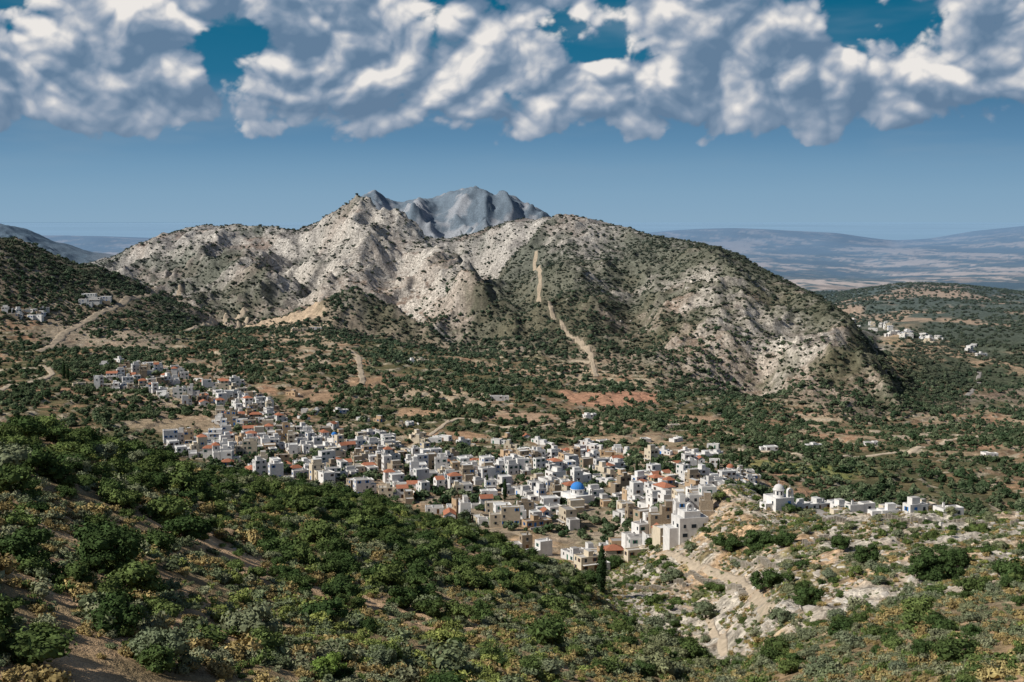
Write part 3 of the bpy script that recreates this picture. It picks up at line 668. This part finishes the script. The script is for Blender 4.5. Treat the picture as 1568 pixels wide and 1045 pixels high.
def scatter(name,coll,x,y,sx,sz,tint,sink=.05):
    n=len(x); z=height(x,y)-sink*sz
    me=bpy.data.meshes.new(name); me.vertices.add(n); me.vertices.foreach_set('co',np.stack([x,y,z],-1).astype(np.float32).ravel())
    a=me.attributes.new('sc','FLOAT_VECTOR','POINT'); a.data.foreach_set('vector',np.stack([sx,sx*rng.uniform(.8,1.2,n),sz],-1).astype(np.float32).ravel())
    a=me.attributes.new('rt','FLOAT_VECTOR','POINT'); a.data.foreach_set('vector',np.stack([rng.uniform(-.1,.1,n),rng.uniform(-.1,.1,n),rng.uniform(0,6.28,n)],-1).astype(np.float32).ravel())
    a=me.attributes.new('pi','INT','POINT'); a.data.foreach_set('value',rng.integers(0,5,n).astype(np.int32))
    a=me.attributes.new('tint','FLOAT_COLOR','POINT'); a.data.foreach_set('color',np.concatenate([tint,np.ones((n,1))],1).astype(np.float32).ravel())
    ob=bpy.data.objects.new(name,me); scene.collection.objects.link(ob)
    g=bpy.data.node_groups.new(name+'_scatter','GeometryNodeTree'); g.interface.new_socket('Geometry',in_out='INPUT',socket_type='NodeSocketGeometry'); g.interface.new_socket('Geometry',in_out='OUTPUT',socket_type='NodeSocketGeometry')
    gi=g.nodes.new('NodeGroupInput'); go=g.nodes.new('NodeGroupOutput'); ci=g.nodes.new('GeometryNodeCollectionInfo'); ci.inputs['Collection'].default_value=coll; ci.inputs['Separate Children'].default_value=True; ci.inputs['Reset Children'].default_value=True
    io=g.nodes.new('GeometryNodeInstanceOnPoints'); io.inputs['Pick Instance'].default_value=True
    def na(nm,t):
        k=g.nodes.new('GeometryNodeInputNamedAttribute'); k.data_type=t; k.inputs['Name'].default_value=nm; return [o for o in k.outputs if o.enabled and o.name=='Attribute'][0]
    g.links.new(gi.outputs[0],io.inputs['Points']); g.links.new(ci.outputs[0],io.inputs['Instance']); g.links.new(na('pi','INT'),io.inputs['Instance Index'])
    e=g.nodes.new('FunctionNodeEulerToRotation'); g.links.new(na('rt','FLOAT_VECTOR'),e.inputs[0]); g.links.new(e.outputs[0],io.inputs['Rotation']); g.links.new(na('sc','FLOAT_VECTOR'),io.inputs['Scale'])
    g.links.new(io.outputs[0],go.inputs[0])
    md=ob.modifiers.new('scatter','NODES'); md.node_group=g
    print(name,n)
    return ob
def samp(n,y0,y1,a0=-.5,a1=.5):
    y=np.sqrt(rng.uniform(y0*y0,y1*y1,n)); return rng.uniform(a0,a1,n)*y,y
def far_from(x,y,pts,d,cell=12):
    """True where no pts within d"""
    pts=np.asarray(pts); H={}
    for p in pts: H.setdefault((int(p[0]//cell),int(p[1]//cell)),[]).append((float(p[0]),float(p[1])))
    out=np.ones(len(x),bool); xs=x.tolist(); ys=y.tolist()
    for k in range(len(xs)):
        xx,yy=xs[k],ys[k]; i,j=int(xx//cell),int(yy//cell)
        for di in(-1,0,1):
            for dj in(-1,0,1):
                for p in H.get((i+di,j+dj),()):
                    if (p[0]-xx)**2+(p[1]-yy)**2<d*d: out[k]=False
    return out
def lerp(a,b,t): return np.array(a)[None]*(1-t[:,None])+np.array(b)[None]*t[:,None]
def hazec(t,y):  # blends aerial haze blue into plant and boulder tints by distance
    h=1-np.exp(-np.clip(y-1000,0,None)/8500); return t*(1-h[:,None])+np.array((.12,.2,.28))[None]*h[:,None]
def infield(x,y):
    m=np.zeros(len(x),bool)
    for (x0,y0,rx,ry,an) in FIELDS[:12]:
        ca,sa=math.cos(an),math.sin(an); u=((x-x0)*ca+(y-y0)*sa)/rx; v=(-(x-x0)*sa+(y-y0)*ca)/ry; m|=(np.maximum(abs(u),abs(v))<.95)&(rng.random(len(x))>.07)
    return m
# low phrygana on the near slopes
x,y=samp(130000,32,470); b=grid(B,x,y); rf=grid(RIGHTFG,x,y)
n=fbm(x,y,16,3,.6,seed=100); n_=fbm(x,y,60,2,seed=101)
keep=(b<5.15)&(rng.random(len(x))<np.clip(.62+1.8*n-.36*rf,.03,1))
keep&=~inpoly(VW,x,y)
x,y,b,n,n_=x[keep],y[keep],b[keep],n[keep],n_[keep]
k=far_from(x,y,ROADPTS,2.2); x,y,b,n,n_=x[k],y[k],b[k],n[k],n_[k]
t=rng.random(len(x)); pal=np.array([(.25,.275,.08),(.20,.235,.07),(.16,.19,.10),(.30,.23,.10),(.22,.23,.135),(.12,.165,.052),(.33,.27,.12)])
idx=np.clip(((t*.7+ (n_*.9+.35))*4.6).astype(int),0,6); tint=pal[idx]*rng.uniform(.65,1.15,(len(x),1))
s=rng.gamma(3.0,.30,len(x))+.35; scatter('phrygana_scrub',P_low,x,y,s,s*rng.uniform(.7,1.1,len(x)),tint,.02)
# evergreen shrubs
x,y=samp(21000,45,470); b=grid(B,x,y); a=x/y; rf=grid(RIGHTFG,x,y)
n=fbm(x,y,34,3,.6,seed=110)
upper=np.exp(-((b-2.8)/.3)**2)*(a<.06)
dens=np.clip(.15+1.0*n+.42*upper+.08*(a<-.1)-.06*rf,.03,1)
keep=(b<5.2)&(rng.random(len(x))<dens)&~inpoly(VW,x,y); x,y,b,n,a=x[keep],y[keep],b[keep],n[keep],a[keep]
k=far_from(x,y,np.concatenate([np.array(ROADPTS),OCC]),4); x,y,n,a=x[k],y[k],n[k],a[k]
tint=lerp((.042,.07,.024),(.115,.15,.048),rng.random(len(x))**1.6)*rng.uniform(.8,1.2,(len(x),1))
gr=(rng.random(len(x))<.12+.22*(a>.0)); tint[gr]=lerp((.14,.165,.105),(.18,.19,.10),rng.random(gr.sum()))
s=np.clip(rng.gamma(3.0,.66,len(x))+.7,.9,6)*np.clip(y/130,.75,1); scatter('evergreen_shrubs',P_near,x,y,s,s*rng.uniform(.7,.95,len(x)),tint,.1)
# olive groves and trees of the valley
x,y=samp(98000,430,1750,-.52,.52); b=grid(B,x,y); a=x/y
n=fbm(x,y,80,4,.6,seed=120)
dens=np.clip(.49+1.5*n,.06,1)*(1-sst(8.7,9.5,b)*.6)
inv=inpoly(VW,x,y)
dens=np.where(inv,.5,dens)
keep=(b>5.15)&(b<9.7)&(rng.random(len(x))<dens)&~infield(x,y); x,y,a,n=x[keep],y[keep],a[keep],n[keep]
k=far_from(x,y,OCC,4.9)&far_from(x,y,ROADPTS,4.5); x,y,n=x[k],y[k],n[k]
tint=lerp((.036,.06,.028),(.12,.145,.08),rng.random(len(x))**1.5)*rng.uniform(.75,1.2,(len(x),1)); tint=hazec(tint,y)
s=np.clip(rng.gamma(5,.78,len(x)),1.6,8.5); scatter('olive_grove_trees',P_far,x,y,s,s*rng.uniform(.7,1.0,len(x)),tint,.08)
# mountain scrub
x,y=samp(190000,1150,2500,-.42,.36); b=grid(B,x,y)
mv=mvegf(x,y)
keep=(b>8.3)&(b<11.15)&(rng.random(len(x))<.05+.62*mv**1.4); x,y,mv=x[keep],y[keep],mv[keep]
k=far_from(x,y,ROADPTS,5)&~infield(x,y); x,y=x[k],y[k]
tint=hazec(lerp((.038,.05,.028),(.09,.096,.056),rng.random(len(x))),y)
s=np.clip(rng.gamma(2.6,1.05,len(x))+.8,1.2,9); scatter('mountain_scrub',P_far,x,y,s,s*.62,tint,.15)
# lowland trees to the right
x,y=samp(32000,1300,4200,.2,.52); b=grid(B,x,y); n=fbm(x,y,200,4,.6,seed=130)
keep=(((b>9)&(x/y>.28))|(b>11.6))&(rng.random(len(x))<np.clip(.38+1.5*n,0.05,1)); x,y=x[keep],y[keep]
k=far_from(x,y,OCC,9); x,y=x[k],y[k]
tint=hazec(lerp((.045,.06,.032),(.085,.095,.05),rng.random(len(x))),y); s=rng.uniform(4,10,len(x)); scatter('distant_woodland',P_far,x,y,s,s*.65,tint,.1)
# rocks
x,y=samp(30000,60,460); b=grid(B,x,y); rf=grid(RIGHTFG,x,y)
n=fbm(x,y,25,3,.6,seed=140); keep=(b<5.25)&(rng.random(len(x))<np.clip(.03+rf*(.5+1.3*n),.0,1)); x,y,rf=x[keep],y[keep],rf[keep]
k=far_from(x,y,ROADPTS,2.5); x,y,rf=x[k],y[k],rf[k]
tint=lerp((.40,.35,.285),(.55,.51,.45),rng.random(len(x)))*(.7+.3*rf[:,None]); s=np.clip(rng.gamma(1.5,.6,len(x))+.3,.3,5)*(.4+.6*rf); scatter('limestone_rocks',P_rock,x,y,s,s*.8,tint,.15)
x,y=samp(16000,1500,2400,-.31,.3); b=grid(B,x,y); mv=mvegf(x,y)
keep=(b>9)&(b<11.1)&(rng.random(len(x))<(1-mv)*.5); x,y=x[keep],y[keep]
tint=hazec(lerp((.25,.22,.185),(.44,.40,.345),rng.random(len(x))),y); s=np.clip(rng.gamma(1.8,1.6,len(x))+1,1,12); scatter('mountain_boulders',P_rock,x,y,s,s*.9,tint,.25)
# individually recognisable trees
DK=leafmat('dark_evergreen_leaves',(.05,.08,.028)); GR=leafmat('olive_leaves',(.13,.155,.09)); LG=leafmat('light_green_leaves',(.13,.19,.045)); CYm=leafmat('cypress_leaves',(.028,.048,.02))
def tree(name,px,py,wpx,mat,ymin=40,seed=0,sq=.85):
    x,y,z=sight(px,py,ymin); s=wpx/F*y*1.15
    r=random.Random(seed); o=plant(name,crown(r,24,zc=.34,r0=.12,r1=.20),130,.024,[mat,BK],tr,.75,seed=seed,link=True); o.location=(x,y,z-.05*s); o.scale=(s,s,s*sq)
T=[(168,872,122,DK),(32,868,104,DK),(250,1020,108,GR),(522,922,66,DK),(1113,846,46,DK),(1420,886,74,DK),(1460,872,56,DK),(1240,930,56,DK),(1328,862,48,DK),(585,1024,58,GR),(505,1038,62,LG),(1172,904,52,DK),(1200,959,50,GR),(1030,893,40,GR),(170,914,42,LG),(740,908,46,DK),(905,898,40,DK),(1165,842,54,DK),(1260,1039,60,GR),(1415,1004,44,DK),(940,872,36,DK),(1080,948,44,GR),(985,1039,46,DK),(1200,838,44,DK),(1290,842,38,DK)]
for i,(px,py,w,m) in enumerate(T): tree('evergreen_oak' if m is DK else 'olive_tree' if m is GR else 'carob_tree',px,py,w,m,seed=i)
def cyp(px,py,hpx,ymin):
    x,y,z=sight(px,py,ymin); h=hpx/F*y; cl=[]; r=random.Random(int(px))
    for i in range(22):
        t=i/21; rad=.095*max(0,math.sin(math.pi*min(1,.18+t*.82)))**.7+.012; cl.append((r.uniform(-.012,.012),r.uniform(-.012,.012),.06+t*.9,rad))
    o=plant('cypress_tree',cl,70,.02,[CYm,BK],[(0,0,-.1,.03,0,0,.12,.025)],.85,seed=int(px),link=True); o.location=(x,y,z); o.scale=(h,h,h)
for c in [(921,908,80,250),(1134,716,30,500),(1100,722,20,500),(98,580,28,600),(104,582,24,600),(773,766,34,440),(746,752,28,440),(758,750,24,440),(905,735,26,440),(975,728,26,440),(1123,712,16,500),(652,690,20,440),(876,742,20,440),(505,640,18,440),(1010,745,24,440),(600,720,22,440)]: cyp(*c)
# ---------------------------------------------------------------- sky light and sun
SD=Vector((-.86,-.32,0)).normalized(); EL=math.radians(41)
sd=Vector((SD.x*math.cos(EL),SD.y*math.cos(EL),math.sin(EL)))
w=bpy.data.worlds.new('World'); scene.world=w; w.use_nodes=True; nt=w.node_tree; bg=nt.nodes['Background']; bg.inputs['Strength'].default_value=.075
sk=nd(nt,'ShaderNodeTexSky'); sk.sky_type='NISHITA'; sk.sun_disc=False; sk.sun_elevation=EL; sk.sun_rotation=math.atan2(sd.x,sd.y); sk.altitude=400; sk.air_density=1.0; sk.dust_density=1.0; sk.ozone_density=1.2
lk(nt,sk.outputs[0],bg.inputs['Color'])
sl=bpy.data.lights.new('sun','SUN'); sl.energy=5.0; sl.angle=math.radians(.53); sl.color=(1,.95,.865)
so=bpy.data.objects.new('sun',sl); so.rotation_euler=(-sd).to_track_quat('-Z','Y').to_euler(); so.location=(-200,-100,300); scene.collection.objects.link(so)
# ---------------------------------------------------------------- camera
cam=bpy.data.cameras.new('camera'); cam.lens=45; cam.sensor_width=36; cam.clip_start=.5; cam.clip_end=250000
co=bpy.data.objects.new('camera',cam); co.rotation_euler=(math.pi/2-P,0,0); scene.collection.objects.link(co); scene.camera=co
scene.view_settings.view_transform='Standard'; scene.view_settings.look='None'; scene.view_settings.exposure=0
print('done',time.time()-t_0)
